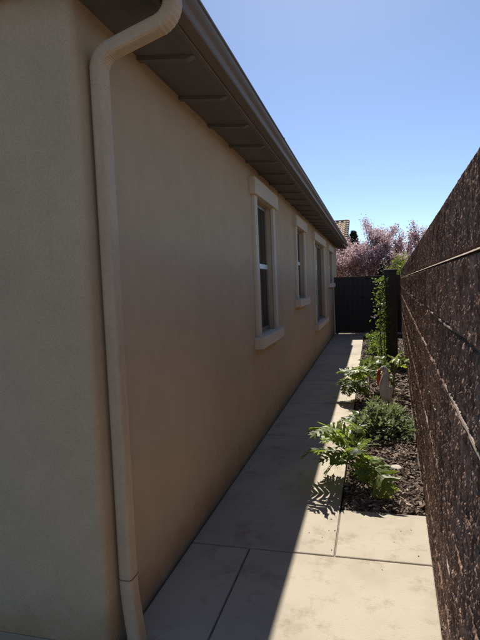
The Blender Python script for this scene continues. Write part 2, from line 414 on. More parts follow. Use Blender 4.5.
# eaves: sloped sheathing, rafters, fascia, gutter, tiles
EZ0, EZ1, FX = WT, 2.672, -.80           # sheathing underside at wall and at fascia
EY0, EY1 = HY0-.10, 17.5
slope_z = lambda x: 2.672+(FX-x)*.1267
bm = bmesh.new()
pr = [(HX-.02, slope_z(HX-.02)), (FX, EZ1), (FX, EZ1+.03), (HX-.02, slope_z(HX-.02)+.03)]
a = [bm.verts.new((x, EY0, z)) for x, z in pr]; b = [bm.verts.new((x, EY1, z)) for x, z in pr]
for i in range(4): bm.faces.new((a[i], a[(i+1) % 4], b[(i+1) % 4], b[i]))
bm.faces.new(a); bm.faces.new(b[::-1]); build('soffit', bm, M['soffit'], house)
y = 2.38; k = 0
bm = bmesh.new()
for (x0, x1, drop) in ((HX+.003, HX+.12, .004), (HX+.12, FX-.002, .016)):
    pass
pr = [(HX+.002, 0, slope_z(HX)), (FX-.001, 0, slope_z(FX)), (FX-.001, 0, slope_z(FX)-.004), (FX-.04, 0, slope_z(FX-.04)-.020), (HX+.06, 0, slope_z(HX+.06)-.021), (HX+.002, 0, slope_z(HX)-.021)]
a = [bm.verts.new((x, -.02, z-.0005)) for x, _, z in pr]; b = [bm.verts.new((x, .02, z-.0005)) for x, _, z in pr]
for i in range(6): bm.faces.new((a[i], a[(i+1) % 6], b[(i+1) % 6], b[i]))
bm.faces.new(a); bm.faces.new(b[::-1]); bmesh.ops.recalc_face_normals(bm, faces=bm.faces)
rme = bpy.data.meshes.new('rafter_tail'); bm.to_mesh(rme); bm.free()
while y < EY1-.1:
    link('rafter_tail', rme, M['rafter'], house, (0, y, 0)); y += .555
boxo('fascia', (FX+.0005, EY0, EZ1-.002), (FX+.026, EY1, EZ1+.125), M['fascia'], house, .003)
raw('gable_wall', [(-9, HY0, WT), (HX-.035, HY0, WT), (HX-.035, HY0, 2.84), (-5.05, HY0, 4.27), (-9, HY0, 2.84)], [(0, 1, 2, 3, 4)], M['stucco'], house)
# K-style gutter, an open trough with a rolled front lip
gx, gz = FX+.028, 2.682
prof = [(0, .085), (0, 0), (.052, 0), (.058, .006), (.060, .022), (.066, .032), (.082, .046), (.090, .056), (.092, .064), (.092, .072), (.099, .074), (.100, .082), (.094, .084), (.088, .078), (.088, .066), (.086, .058), (.078, .049), (.062, .036), (.056, .024), (.054, .008), (.050, .004), (.004, .004), (.004, .085)]
bm = bmesh.new(); GY0, GY1 = EY0-.03, 15.35
seg = 28; rows = []
for j in range(seg+1):
    yy = GY0+(GY1-GY0)*j/seg
    wv = .0018*noise.noise((yy*.9, 3, 1))
    rows.append([bm.verts.new((gx+x+wv, yy, gz+z+wv*.6)) for x, z in prof])
n = len(prof)
for a, b in zip(rows, rows[1:]):
    for i in range(n): bm.faces.new((a[i], a[(i+1) % n], b[(i+1) % n], b[i]))
build('gutter', bm, M['gutter'], house)
bm = bmesh.new()
pr2 = [(0, .085)]+prof[1:12]
bm.free()
for yy, d in ((GY0, -.002), (GY1, .002)):
    bm = bmesh.new(); q = [bm.verts.new((gx+x, yy+d, gz+z)) for x, z in pr2]; bm.faces.new(q)
    build('gutter_end_cap', bm, M['gutter'], house)
# clay tile roof: S-profile courses
def tile_field(name, parent, origin, u, v, nrm, nu, nv, du=.26, dv=.36, mat=None):
    vs, fs = [], []
    u, v, nrm = Vector(u).normalized(), Vector(v).normalized(), Vector(nrm).normalized(); o = Vector(origin); S = 8
    for j in range(nv):
        for i in range(nu):
            b = len(vs); lift = .010*random.random()
            jit = random.uniform(-.012, .012)
            for e, (dv0, hh) in enumerate(((-.035+jit, .026+lift), (dv+.01, .004+lift*.3))):
                for s in range(S+1):
                    t = s/S
                    hgt = .055*math.sin(math.pi*min(1, t/.62)) if t < .62 else -.014*math.sin(math.pi*(t-.62)/.38)
                    p = o+u*((i+t)*du)+v*(j*dv+dv0)+nrm*(hgt+hh); vs.append(p[:])
            for s in range(S): fs.append((b+s, b+s+1, b+S+1+s+1, b+S+1+s))
            c = len(vs)
            for s in range(S+1): vs.append((Vector(vs[b+s])-nrm*.016)[:])
            for s in range(S): fs.append((b+s, c+s, c+s+1, b+s+1))
    ob = raw(name, vs, fs, mat or M['tile'], parent, smooth=False); ob['kind'] = 'stuff'; return ob
PIT = math.atan(.36)
ux = Vector((0, 1, 0)); vx = Vector((-math.cos(PIT), 0, math.sin(PIT))); nx_ = Vector((math.sin(PIT), 0, math.cos(PIT)))
bm = bmesh.new()
ez = EZ1+.062
P = [(FX+.02, EY0, ez), (FX+.02, EY1, ez), (-5.05, EY1, ez+4.27*.36), (-5.05, EY0, ez+4.27*.36), (-9.3, EY0, ez), (-9.3, EY1, ez)]
q = [bm.verts.new(p) for p in P]; bm.faces.new(q[:4]); bm.faces.new((q[3], q[2], q[5], q[4])); bm.faces.new((q[0], q[3], q[4])); bm.faces.new((q[1], q[5], q[2])); bm.faces.new((q[0], q[4], q[5], q[1]))
build('roof_deck', bm, M['soffit'], house)
tile_field('roof_tile', house, (FX+.035, EY0, ez+.008), ux, vx, nx_, int((EY1-EY0)/.26)+1, 12)
# ------------------------------------------------------------------ downspout
def sweep_rect(bm, pts, nrm_hint, wx, wy, corner=.014, pleat=None):
    """rounded-rectangle pipe; pts in the plane y = const, wx = depth across the bend, wy = width along y"""
    pts = [Vector(p) for p in pts]; rings = []
    for i, p in enumerate(pts):
        d = (pts[min(i+1, len(pts)-1)]-pts[max(i-1, 0)]).normalized()
        v = Vector((0, 1, 0)); u = v.cross(d).normalized()
        s = pleat[i] if pleat else 1
        ring = []
        for (sx, sy, a0) in ((1, 1, 0), (-1, 1, 90), (-1, -1, 180), (1, -1, 270)):
            for a in (0, 30, 60, 90):
                an = R(a0+a); ring.append(bm.verts.new(p+u*(sx*(wx*s/2-corner)+corner*math.cos(an))+v*(sy*(wy*s/2-corner)+corner*math.sin(an))))
        rings.append(ring)
    n = 16
    for a, b in zip(rings, rings[1:]):
        for k in range(n): bm.faces.new((a[k], a[(k+1) % n], b[(k+1) % n], b[k]))
    bm.faces.new(rings[0][::-1]); bm.faces.new(rings[-1])
DY, DX, DW, DL = 1.908, HX+.043, .061, .073
def arc(c, r, a0, a1, n): return [(c[0]+r*math.cos(R(a0+(a1-a0)*i/n)), DY, c[1]+r*math.sin(R(a0+(a1-a0)*i/n))) for i in range(n+1)]
bm = bmesh.new()
ztop = 2.435
sweep_rect(bm, [(DX, DY, .27), (DX, DY, ztop)], None, DW, DL); dsp = build('downspout', bm, M['downspout'], house, smooth=False)
# upper offset: elbow outwards, straight run, elbow up to the gutter outlet, with pressed pleats
th = 16
top_x = -.725
e1 = arc((DX+.085, ztop+.012), .085, 180, 180-(90-th), 14)
e2r = .085
sx_, sz_ = e1[-1][0], e1[-1][2]
dirx, dirz = math.cos(R(th)), math.sin(R(th))
run = (top_x-e2r*(1-math.sin(R(th)))-sx_)/dirx
ex, ez_ = sx_+dirx*run, sz_+dirz*run
cc = (ex-e2r*math.sin(R(th)), ez_+e2r*math.cos(R(th)))
e2 = arc(cc, e2r, -90+th, 0, 14)
pts = [(DX, DY, ztop-.05)]+e1+[(sx_+dirx*run*.5, DY, sz_+dirz*run*.5)]+e2+[(e2[-1][0], DY, gz+.01)]
print('elbow top', e2[-1], 'gutter', gx, gz)
pl = [1.05]+[1.05+(.030 if i % 2 else -.014) for i in range(15)]+[1.05]+[1.05+(.030 if i % 2 else -.014) for i in range(15)]+[1.05]
bm = bmesh.new(); sweep_rect(bm, pts, None, DW, DL, .02, pl); build('elbow', bm, M['downspout'], dsp)
# crimped kick-out at the bottom
bm = bmesh.new(); sweep_rect(bm, [(DX+.001, DY, .30), (DX+.001, DY, .26), (DX+.006, DY, .19), (DX+.018, DY, .08), (DX+.028, DY, .006)], None, DW, DL, .02, [1.06, 1.06, 1.07, 1.08, 1.1]); build('bottom_boot', bm, M['downspout'], dsp)
for z in (.302,):
    bm = bmesh.new(); sweep_rect(bm, [(DX, DY, z), (DX, DY, z+.003)], None, DW+.004, DL+.004); build('seam', bm, M['seam'], dsp)

# ------------------------------------------------------------------ split-face block wall
gw = empty('block_wall', (wallx(5), 5, 0)); gw.location = (0, 0, 0)
tag(gw, 'tall dark brown split-face block wall along the right side', 'wall')
CH, BL, MJ = .2308, .40, .0075
WTOP = 1.842
ang = math.atan(.0435)
base = empty('tmp'); bpy.data.objects.remove(base)
def block_mesh(seed, length, hgt, nu, nv, amp):
    rs = random.Random(seed); off = Vector((rs.uniform(0, 99), rs.uniform(0, 99), rs.uniform(0, 99)))
    vs, fs = [], []
    for j in range(nv+1):
        for i in range(nu+1):
            u, v = i/nu*length, j/nv*hgt
            p = Vector((u, v, 0))+off
            h = .30*noise.noise(p*8)+.48*noise.noise(Vector((u*30, v*6, 0))+off)+.34*abs(noise.noise(p*24))+.40*noise.noise(Vector((u*62, v*24, 0))+off)+.30*noise.noise(p*110)
            # chunky conchoidal facets
            h += .22*(noise.cell(Vector((u*17+noise.noise(p*12)*1.2, v*23+noise.noise(p*14+off)*1.2, 0))+off)-.5)
            e = min(i, nu-i)/nu*length; e2 = min(j, nv-j)/nv*hgt
            edge = min(1, e/.012)*min(1, e2/.009)
            x = .006-amp*h*min(.3+.7*edge, min(1, (nv-j)/nv*hgt/.02) if j > nv*.5 else 1) - .010*(1-edge)**1.5*-1
            vs.append((x, u, v))
    W = nu+1
    for j in range(nv):
        for i in range(nu): fs.append((j*W+i, (j+1)*W+i, (j+1)*W+i+1, j*W+i+1))
    # back and sides
    b = len(vs); D = .19
    ring = [i for i in range(W)]+[j*W+nu for j in range(1, nv+1)]+[nv*W+i for i in range(nu-1, -1, -1)]+[j*W for j in range(nv-1, 0, -1)]
    for r_ in ring: vs.append((D, vs[r_][1], vs[r_][2]))
    L = len(ring)
    for k in range(L): fs.append((ring[k], ring[(k+1) % L], b+(k+1) % L, b+k))
    fs.append(tuple(range(b+L-1, b-1, -1)))
    me = bpy.data.meshes.new('block'); me.from_pydata(vs, [], fs); me.update(); me.materials.append(M['block']); return me
fine = [block_mesh(100+k, BL-MJ, CH-MJ, 124, 68, .0125) for k in range(10)]
topm = [block_mesh(150+k, BL-MJ, CH-MJ, 124, 68, .0068) for k in range(6)]
coarse = [block_mesh(200+k, BL-MJ, CH-MJ, 30, 16, .0125) for k in range(8)]
halfm = [block_mesh(300+k, BL/2-MJ, CH-MJ, 30, 30, .0125) for k in range(4)]
rb = random.Random(21); nb = 0
courses = 8
WY0, WY1 = .6, 15.4
setback = {7: .010, 6: .0, 5: .003, 4: .0005, 3: .0025, 2: .0, 1: .002, 0: .0}
for c in range(courses):
    z = WTOP-(courses-c)*CH
    s = WY0-(BL/2 if c % 2 else 0); s = max(s, WY0)
    pos = []
    yv = WY0
    if c % 2: pos.append((yv, True)); yv += BL/2
    while yv+BL <= WY1+.01: pos.append((yv, False)); yv += BL
    if WY1-yv > BL/2-.02: pos.append((yv, True))
    for (yv, half) in pos:
        me = rb.choice(halfm) if half else (rb.choice(topm if c == 7 else fine) if yv < 4.6 else rb.choice(coarse))
        o = link('block', me, None, gw, (wallx(yv)+setback[c]+rb.uniform(0, .004 if c < 7 else .001), yv, z+MJ/2))
        o.rotation_euler = (0, 0, -ang); nb += 1
print('blocks', nb)
# mortar core and footing, recessed behind the faces
vs, fs = [], []
for yv in (WY0, WY1):
    for dx in (.05, .18):
        for z in (-.1, WTOP-.004): vs.append((wallx(yv)+dx, yv+(.003 if yv == WY0 else -.003), z))
fs = [(0, 1, 3, 2), (4, 6, 7, 5), (0, 4, 5, 1), (2, 3, 7, 6), (0, 2, 6, 4), (1, 5, 7, 3)]
raw('mortar_core', vs, fs, M['mortar'], gw)
# bed joints: uneven mortar tooled out to a small ledge
for c in range(1, courses):
    z = WTOP-(courses-c)*CH
    vs, fs = [], []; nseg = 500
    for k in range(nseg+1):
        yv = WY0+(WY1-WY0)*k/nseg
        e = .004*noise.noise((yv*9, c*7, 0))+.004*noise.noise((yv*31, c*7, 0))
        e *= .8
        dep = (.007 if c == 7 else .0125) + e + .020*max(-.22, noise.noise((yv*1.7, c*13.3, 5)))*(.2 if c == 7 else 1)
        x = wallx(yv)
        vs += [(x+dep+setback[c]*.6, yv, z+.003), (x+dep-.001, yv, z-.003), (x+.06, yv, z-.003), (x+.06, yv, z+.003)]
    for k in range(nseg):
        b = k*4
        for q in range(4): fs.append((b+q, b+4+q, b+4+(q+1) % 4, b+(q+1) % 4))
    raw('mortar_joint', vs, fs, M['mortar'], gw)

# ------------------------------------------------------------------ far fence, gate, post
def boards(parent, x0, x1, y, z0, z1, n, th=.02):
    wd = (x1-x0)/n
    bm = bmesh.new(); box(bm, (0, -th/2, 0), (wd-.003, th/2, z1-z0), .003); me = bpy.data.meshes.new('board'); bm.to_mesh(me); bm.free()
    for k in range(n): link('board', me, M['fence'], parent, (x0+k*wd+.003, y+random.uniform(-.003, .003), z0))
gt = empty('wooden_gate', (-.3, 15.42, 0)); gt.location = (0, 0, 0)
tag(gt, 'dark wooden gate of upright boards closing the end of the path', 'gate')
boards(gt, -1.085, .83, 15.42, .01, 1.66, 14)
boxo('gap_light_block', (-1.08, 15.433, .012), (.828, 15.442, 1.655), M['fence'], gt, 0)  # unseen panel added behind the boards to stop light through the gaps
boxo('top_rail', (-1.085, 15.385, 1.662), (.828, 15.465, 1.705), M['fence'], gt)
boxo('rail', (-1.05, 15.443, 1.35), (.78, 15.48, 1.44), M['fence'], gt); boxo('rail', (-1.05, 15.443, .25), (.78, 15.48, .34), M['fence'], gt)
boxo('latch', (-.32, 15.395, 1.05), (-.22, 15.409, 1.09), M['black'], gt)
po = empty('fence_post'); tag(po, 'broad black-brown wooden post at the far end of the block wall', 'post')
boxo('shaft', (.255, 10.36, -.08), (.49, 10.54, 1.72), M['fence'], po, .008)
boxo('cap', (.243, 10.347, 1.721), (.502, 10.553, 1.765), M['fence'], po, .012)

# ------------------------------------------------------------------ plants
def leaf_mesh(name, seed, L=.45, W=.16, lobes=6, droop=.9, lift=.9, stem=.25, depth=.6):
    """deeply lobed leaf growing along +x from the origin; arching midrib, petiole first, pointed lobes with side teeth"""
    rs = random.Random(seed); vs, fs = [], []
    steps = 40; P = [(0., 0., lift)]
    for k in range(steps):
        a = lift-(lift+droop)*(k/steps)**1.2; x, z, _ = P[-1]; P.append((x+L/steps*math.cos(a), z+L/steps*math.sin(a), a))
    def mid(t):
        k = min(steps-1, max(0, int(t*steps))); f = t*steps-k; a, b = P[k], P[k+1]
        return Vector((a[0]+(b[0]-a[0])*f, 0, a[1]+(b[1]-a[1])*f)), b[2]
    n = lobes+3
    def env(u): return W*1.25*(math.sin(math.pi*min(.97, .16+u*.80)))**.8
    for s in (-1, 1):
        for i in range(n):
            u = (i+.15)/n; t0 = stem+(1-stem)*(i/n); t1 = stem+(1-stem)*min(1, (i+1)/n)
            p0, a0 = mid(t0); p1, a1 = mid(min(.999, t1))
            ln = env(u)*rs.uniform(.72, 1.15); fw = ln*rs.uniform(.35, .75)
            T = Vector((math.cos(a1), 0, math.sin(a1))); Nn = Vector((-math.sin(a1), 0, math.cos(a1))); S = Vector((0, s, 0))
            fold, sag = rs.uniform(.1, .38), rs.uniform(.5, 2.6); tw = rs.uniform(-.25, .25)
            def pt(d, f, side=0):           # d along the lobe, f forward of its root
                return T*f+S*d+Nn*(d*fold-sag*d*d+side*tw*ln*.25)
            r0, r1 = p0, p1; mroot = (p0+p1)*.5; b = len(vs); hw = (p1-p0).length*.5
            wd = hw*rs.uniform(.82, 1.12)
            ax = [(0, 0), (.32, .28), (.62, .6), (1, 1)]
            c = [mroot+pt(ln*q, fw*w) for q, w in ax]                    # lobe axis
            rear = [r0+Nn*.0, mroot+pt(ln*.30, fw*.25-wd*.75, -1), mroot+pt(ln*.50, fw*.50-wd*.55, -1), mroot+pt(ln*.62, fw*.55-wd*1.15, -1), mroot+pt(ln*.78, fw*.78-wd*.32, -1)]
            frnt = [r1+Nn*.0, mroot+pt(ln*.30, fw*.30+wd*.75, 1), mroot+pt(ln*.46, fw*.52+wd*.55, 1), mroot+pt(ln*.66, fw*.72+wd*1.0, 1), mroot+pt(ln*.76, fw*.80+wd*.28, 1)]
            vs += [p[:] for p in c+rear+frnt]
            C0, C1, C2, C3 = b, b+1, b+2, b+3; q, w = b+4, b+9
            for (e, flip) in ((q, False), (w, True)):
                tri = [(C0, C1, e+1, e), (C1, C2, e+2, e+1), (e+2, C2, e+3), (C2, e+4, e+3), (C2, C3, e+4)]
                for f_ in tri: fs.append(f_ if flip == (s > 0) else f_[::-1])
    # terminal lobe
    p0, a0 = mid(.93); T = Vector((math.cos(a0), 0, math.sin(a0))); b = len(vs)
    vs += [p0[:], (p0+T*.045+Vector((0, .022, .004)))[:], (p0+T*W*.62)[:], (p0+T*.045+Vector((0, -.022, .004)))[:]]; fs += [(b, b+1, b+2, b+3)]
    # petiole and raised midrib
    b0 = len(vs); m = 10
    for k in range(m+1):
        p, a = mid(.97*k/m); r_ = .0058*(1-.75*k/m)
        for q in range(4):
            an = q*math.pi/2; vs.append((p+Vector((-math.sin(a)*r_*math.cos(an), r_*math.sin(an), math.cos(a)*r_*math.cos(an)-.001)))[:])
    for k in range(m):
        for q in range(4): fs.append((b0+k*4+q, b0+k*4+(q+1) % 4, b0+k*4+4+(q+1) % 4, b0+k*4+4+q))
    me = bpy.data.meshes.new(name); me.from_pydata(vs, [], fs); me.update()
    for p in me.polygons: p.use_smooth = True
    return me
LV = [leaf_mesh('leaf', k, L=.46+.03*k, W=.135+.008*(k % 3), lobes=5+k % 3, droop=.65+.15*(k % 4), lift=1.05+.08*(k % 3), depth=.70) for k in range(6)]
YL = [leaf_mesh('leaf', 40+k, L=.40, W=.10, lobes=5, droop=.4, lift=1.1, depth=.55) for k in range(2)]
for me in LV: me.materials.append(M['acanthus'])
for me in YL: me.materials.append(M['young_leaf'])
def lobed_plant(loc, label, stems, seed):
    """stems: (tip x, y, z offset, leaves in the whorl, leaf scale, young share, facing)"""
    rs = random.Random(seed)
    o = empty('lobed_leaf_plant', (loc[0], loc[1], bedz(loc[0], loc[1])-.004)); tag(o, label, 'plant')
    for (tx, ty, tz, n_, sc_, yg, face) in stems:
        bm = bmesh.new(); tube(bm, [(0, 0, -.02), (tx*.30, ty*.30, tz*.55), (tx*.7, ty*.7, tz*.9), (tx, ty, tz)], [.009, .0075, .006, .004], 6); build('stem', bm, M['stem'], o, True)
        for k in range(n_):
            f = rs.uniform(.55, 1.0); az = (face+rs.uniform(-75, 75)) if face is not None else rs.uniform(0, 360)
            me = YL[rs.randrange(2)] if rs.random() < yg else LV[rs.randrange(6)]
            l = link('leaf', me, None, o, (tx*f, ty*f, tz*(f**.6))); l.scale = (sc_*rs.uniform(.7, 1.15),)*3
            l.rotation_euler = (rs.uniform(-.5, .5), -R(rs.uniform(-30, 18)), R(az))
    return o
# facing 180 points to the house, 270 to the viewer
lobed_plant((-.07, 3.97), 'lobed-leaf plant nearest the viewer, its stem leaning out over the path',
    [(-.18, .03, .23, 5, .78, .25, 192), (-.10, .14, .27, 4, .74, .9, 150), (-.02, -.04, .16, 4, .76, .2, 255), (.07, -.08, .13, 2, .66, .3, 285), (-.08, -.12, .12, 4, .78, .15, 225), (.05, .05, .17, 2, .58, .6, 120), (.02, -.20, .12, 3, .68, .1, 265)], 5)
lobed_plant((-.07, 6.62), 'lobed-leaf plant beside the bird statue spilling onto the path',
    [(-.18, 0, .20, 7, .62, .2, 185), (-.08, .08, .30, 6, .62, .5, 150), (-.08, -.12, .18, 6, .58, .15, 240), (.04, .04, .30, 6, .6, .3, 200), (-.20, .2, .22, 5, .6, .4, 150), (.05, .25, .32, 5, .6, .5, None)], 6)
lobed_plant((.27, 7.10), 'lobed-leaf plant with bright leaves behind the bird statue',
    [(-.08, -.05, .34, 6, .72, .6, 190), (.03, -.05, .40, 6, .72, .6, 0), (0, .1, .38, 6, .68, .3, None), (-.1, .1, .24, 5, .6, .2, 200)], 7)

def foliage(name, parent, mat, pts_fn, count, size, seed, aspect=.5, cup=.25, up=.6):
    rs = random.Random(seed); vs, fs = [], []
    for k in range(count):
        p, nrm = pts_fn(rs); s = size*rs.uniform(.55, 1.3)
        d = Vector((rs.gauss(0, 1), rs.gauss(0, 1), rs.gauss(0, .6)))+Vector(nrm)*1.1; d.normalize()
        up_v = Vector((rs.gauss(0, .5), rs.gauss(0, .5), up)); sd = d.cross(up_v)
        if sd.length < .01: continue
        sd.normalize(); nn = sd.cross(d)
        p = Vector(p); b = len(vs)
        vs += [(p)[:], (p+d*s*.5+sd*s*aspect*.5+nn*s*cup*.5)[:], (p+d*s-nn*s*cup*.3)[:], (p+d*s*.5-sd*s*aspect*.5+nn*s*cup*.5)[:]]
        fs += [(b, b+1, b+2), (b, b+2, b+3)]
    o = raw(name, vs, fs, mat, parent); o['kind'] = 'stuff'; return o
def ell(c, r, shell=.55, lump=.35, lseed=0):
    def f(rs):
        while True:
            d = Vector((rs.gauss(0, 1), rs.gauss(0, 1), rs.gauss(0, 1))).normalized()
            k = (shell+(1-shell)*rs.random())*(1+lump*noise.noise(d*2.1+Vector((lseed, lseed*2, 0))))
            p = Vector((c[0]+d.x*r[0]*k, c[1]+d.y*r[1]*k, c[2]+d.z*r[2]*k))
            if p.z > -.01: return p, d
    return f
def twigs(bm, base, tips, r0):
    for t in tips:
        m = (Vector(base)+Vector(t))*.5+Vector((random.uniform(-.03, .03), random.uniform(-.03, .03), .02))
        tube(bm, [base, m, t], [r0, r0*.7, r0*.35], 5)
# ground cover bush in front of the statue
gb = empty('groundcover_bush', (.08, 5.30, 0)); tag(gb, 'low grey-green bush in front of the bird statue', 'bush')
bm = bmesh.new(); twigs(bm, (0, 0, -.02), [(.12*math.cos(a), .22*math.sin(a), .14) for a in [k*.7 for k in range(9)]], .007); build('stem', bm, M['bark'], gb)
foliage('foliage', gb, M['groundcover'], ell((0, 0, .06), (.28, .52, .20), .40, .65, 3), 1900, .065, 31)
rs = random.Random(77)
for k in range(8):
    l = link('leaf', LV[k % 6], None, gb, (-.10+rs.uniform(-.1, .1), -.30+rs.uniform(-.08, .2), .08)); s = rs.uniform(.38, .55); l.scale = (s, s, s)
    l.rotation_euler = (rs.uniform(-.3, .3), R(rs.uniform(-5, 25)), R(rs.choice((170, 200, 230, 260, 300, 340, 140, 20))))
# low plants further along the bed
for (x, y, rx, rz_, n_, lab, sd) in ((-.02, 8.9, .2, .16, 500, 'small green bush halfway along the bed beyond the statue', 41), (.12, 10.9, .24, .22, 700, 'loose green bush at the foot of the climbing vine', 42), (.10, 13.0, .26, .2, 600, 'small bush near the gate at the end of the bed', 43)):
    o = empty('low_bush', (x, y, 0)); tag(o, lab, 'bush')
    bm = bmesh.new(); twigs(bm, (0, 0, -.02), [(rx*.5*math.cos(a), rx*.5*math.sin(a), rz_*.8) for a in [k*1.1 for k in range(6)]], .007); build('stem', bm, M['bark'], o)
    foliage('foliage', o, M['vine'], ell((0, 0, rz_*.45), (rx, rx*1.5, rz_), .35, .6, sd), n_, .06, sd)
# climbing vine on the post
vn = empty('climbing_vine', (.22, 10.3, 0)); tag(vn, 'leafy green vine climbing the left edge of the broad dark post', 'vine')
bm = bmesh.new(); rs = random.Random(8)
for k in range(5):
    x0 = rs.uniform(-.08, .06)
    tube(bm, [(x0+.05*noise.noise((k, z*3, 0)), -.02+.04*noise.noise((k+9, z*3, 0)), z) for z in [i*.15-.02 for i in range(11)]], [.009-.0006*i for i in range(11)], 5)
build('stem', bm, M['bark'], vn, True)
def vine_pts(rs):
    z = rs.random()**.85*1.62
    wd = .13*(1+.5*noise.noise((z*4, 1, 0)))*(1.25 if z < .5 else .8)
    p = Vector((rs.gauss(-.01, wd*.62), rs.gauss(-.04, .12), z)); return p, (p.x*2, p.y*3-.3, .2)
foliage('foliage', vn, M['vine'], vine_pts, 800, .06, 55, .6)
bm = bmesh.new()
for k in range(5):
    a = k*2*math.pi/5; c_, s_ = math.cos(a), math.sin(a)
    q = [bm.verts.new(p) for p in ((0, 0, 0), (.045*c_-.02*s_, .045*s_+.02*c_, .03), (.085*c_, .085*s_, .045), (.045*c_+.02*s_, .045*s_-.02*c_, .03))]; bm.faces.new(q)
fl = build('white_star', bm, M['star_white'], vn, loc=(-.17, -.30, .83)); fl.rotation_euler = (R(-25), R(-10), 0)  # small white five-pointed shape at the vine's edge

# statue: upright pelican-like bird, bill tucked to the chest
st = empty('bird_statue', (.135, 6.33, bedz(.135, 6.33)-.002), R(205)); tag(st, 'grey stone bird statue with long red-orange bill standing among the plants', 'statue')
sp = [(-.105, .030, .012, .6), (-.080, .055, .035, .9), (-.045, .09, .066, .95), (-.018, .14, .083, 1), (-.004, .20, .084, 1), (.004, .25, .074, 1), (.002, .295, .060, 1), (-.010, .335, .050, 1), (-.020, .37, .043, 1), (-.020, .40, .038, 1), (-.006, .428, .036, 1), (.016, .446, .035, 1), (.040, .448, .029, 1), (.058, .440, .016, 1)]
bm = bmesh.new(); rings = []; nn = 18
for i, (x, z, r_, fl_) in enumerate(sp):
    a, b = sp[max(0, i-1)], sp[min(len(sp)-1, i+1)]
    d = Vector((b[0]-a[0], 0, b[1]-a[1])).normalized(); u = Vector((0, 1, 0)); v = d.cross(u)
    rings.append([bm.verts.new(Vector((x, 0, z))+u*(r_*.92*math.cos(2*math.pi*k/nn))+v*(r_*math.sin(2*math.pi*k/nn))) for k in range(nn)])
for a, b in zip(rings, rings[1:]):
    for k in range(nn): bm.faces.new((a[k], a[(k+1) % nn], b[(k+1) % nn], b[k]))
bm.faces.new(rings[0]); bm.faces.new(rings[-1][::-1])
bmesh.ops.subdivide_edges(bm, edges=bm.edges, cuts=1, smooth=.6)
build('body', bm, M['statue'], st, True)
st.scale = (.88, .88, 1.02)
bm = bmesh.new(); tube(bm, [(.048, 0, .446), (.072, 0, .432), (.088, 0, .39), (.094, 0, .33), (.096, 0, .27), (.094, 0, .235)], [.014, .021, .026, .024, .015, .004], 10)
build('bill', bm, M['bill'], st, True)
bm = bmesh.new(); tube(bm, [(.070, 0, .41), (.078, 0, .37), (.084, 0, .32), (.090, 0, .28)], [.010, .021, .018, .005], 10); build('throat_pouch', bm, M['bill'], st, True)
bm = bmesh.new(); tube(bm, [(-.052, 0, .345), (-.054, 0, .385), (-.042, 0, .425), (-.014, 0, .456), (.018, 0, .472), (.042, 0, .468)], [.006, .014, .018, .019, .015, .005], 10); build('sunlit_neck_edge', bm, M['neck_highlight'], st, True)  # white strip paints in the sunlit edge of head and neck
for s in (-1, 1):
    bm = bmesh.new(); bmesh.ops.create_uvsphere(bm, u_segments=14, v_segments=8, radius=1)
    for v in bm.verts: v.co = Vector((-.035+v.co.x*.055-v.co.z*.035, s*.066+v.co.y*.018, .165+v.co.z*.085))
    build('wing', bm, M['statue'], st, True)
    bm = bmesh.new(); bmesh.ops.create_uvsphere(bm, u_segments=8, v_segments=6, radius=.006)
    build('eye', bm, M['black'], st, True, loc=(.036, s*.026, .448))
    bm = bmesh.new(); tube(bm, [(0, s*.03, 0), (0, s*.035, .04), (-.005, s*.035, .10)], [.012, .012, .02], 7); build('leg', bm, M['statue'], st, True)
    bm = bmesh.new(); box(bm, (-.02, s*.03-.022, -.004), (.06, s*.03+.022, .012), .006); build('foot', bm, M['statue'], st)

# pale stones on the mulch
def rock(loc, r, label, seed):
    bm = bmesh.new(); bmesh.ops.create_icosphere(bm, subdivisions=3, radius=1)
    for v in bm.verts:
        k = 1+.18*noise.noise(v.co*1.6+Vector((seed, 0, 0)))+.06*noise.noise(v.co*5); v.co = Vector((v.co.x*r[0]*k, v.co.y*r[1]*k, v.co.z*r[2]*k))
    tag(build('stone', bm, M['stone'], None, True, loc=(loc[0], loc[1], bedz(loc[0], loc[1])+r[2]*.75)), label, 'stone', 'pale stones lying on the mulch')
rock((.165, 4.17), (.045, .06, .018), 'flat pale stone lying on the mulch, largest of the stones', 1)
rock((.10, 4.02), (.022, .026, .012), 'small pale stone left of the flat stone', 2)
rock((.22, 3.72), (.018, .022, .012), 'small pale stone close to the slab and the block wall', 3)
rock((.09, 3.70), (.020, .018, .011), 'small pale stone in the front plant\'s shadow edge', 4)

# sprigs growing over the top of the block wall
def sprig(x, y, z, n_, sz, lab, sd, mat, r=(.1, .16, .1)):
    o = empty('wall_top_plant', (x, y, 0)); tag(o, lab, 'plant')
    bm = bmesh.new(); twigs(bm, (.05, 0, z-.7), [(r[0]*math.cos(a), r[1]*math.sin(a), z+r[2]*.4) for a in [k*1.3 for k in range(5)]], .008); build('stem', bm, M['bark'], o)
    foliage('foliage', o, mat, ell((0, 0, z), r, .2, .7, sd), n_, sz, sd)
sprig(.62, 5.0, 1.93, 30, .035, 'thin sprig poking above the block wall against the sky', 61, M['evergreen'], (.06, .12, .07))
def shrub(x, y, r, n_, sz, lab, sd, mat):
    o = empty('shrub', (x, y, 0)); tag(o, lab, 'shrub')
    bm = bmesh.new(); twigs(bm, (0, 0, -.1), [(r[0]*.6*math.cos(a), r[1]*.6*math.sin(a), r[2]*1.5) for a in [k*.9 for k in range(7)]], .02); build('stem', bm, M['bark'], o)
    foliage('foliage', o, mat, ell((0, 0, r[2]), r, .3, .5, sd), n_, sz, sd)
shrub(.95, 16.9, (.60, .5, 1.22), 5200, .07, 'yellow-green shrub just beyond the gate at the block wall end', 62, M['shrub_yellow'])
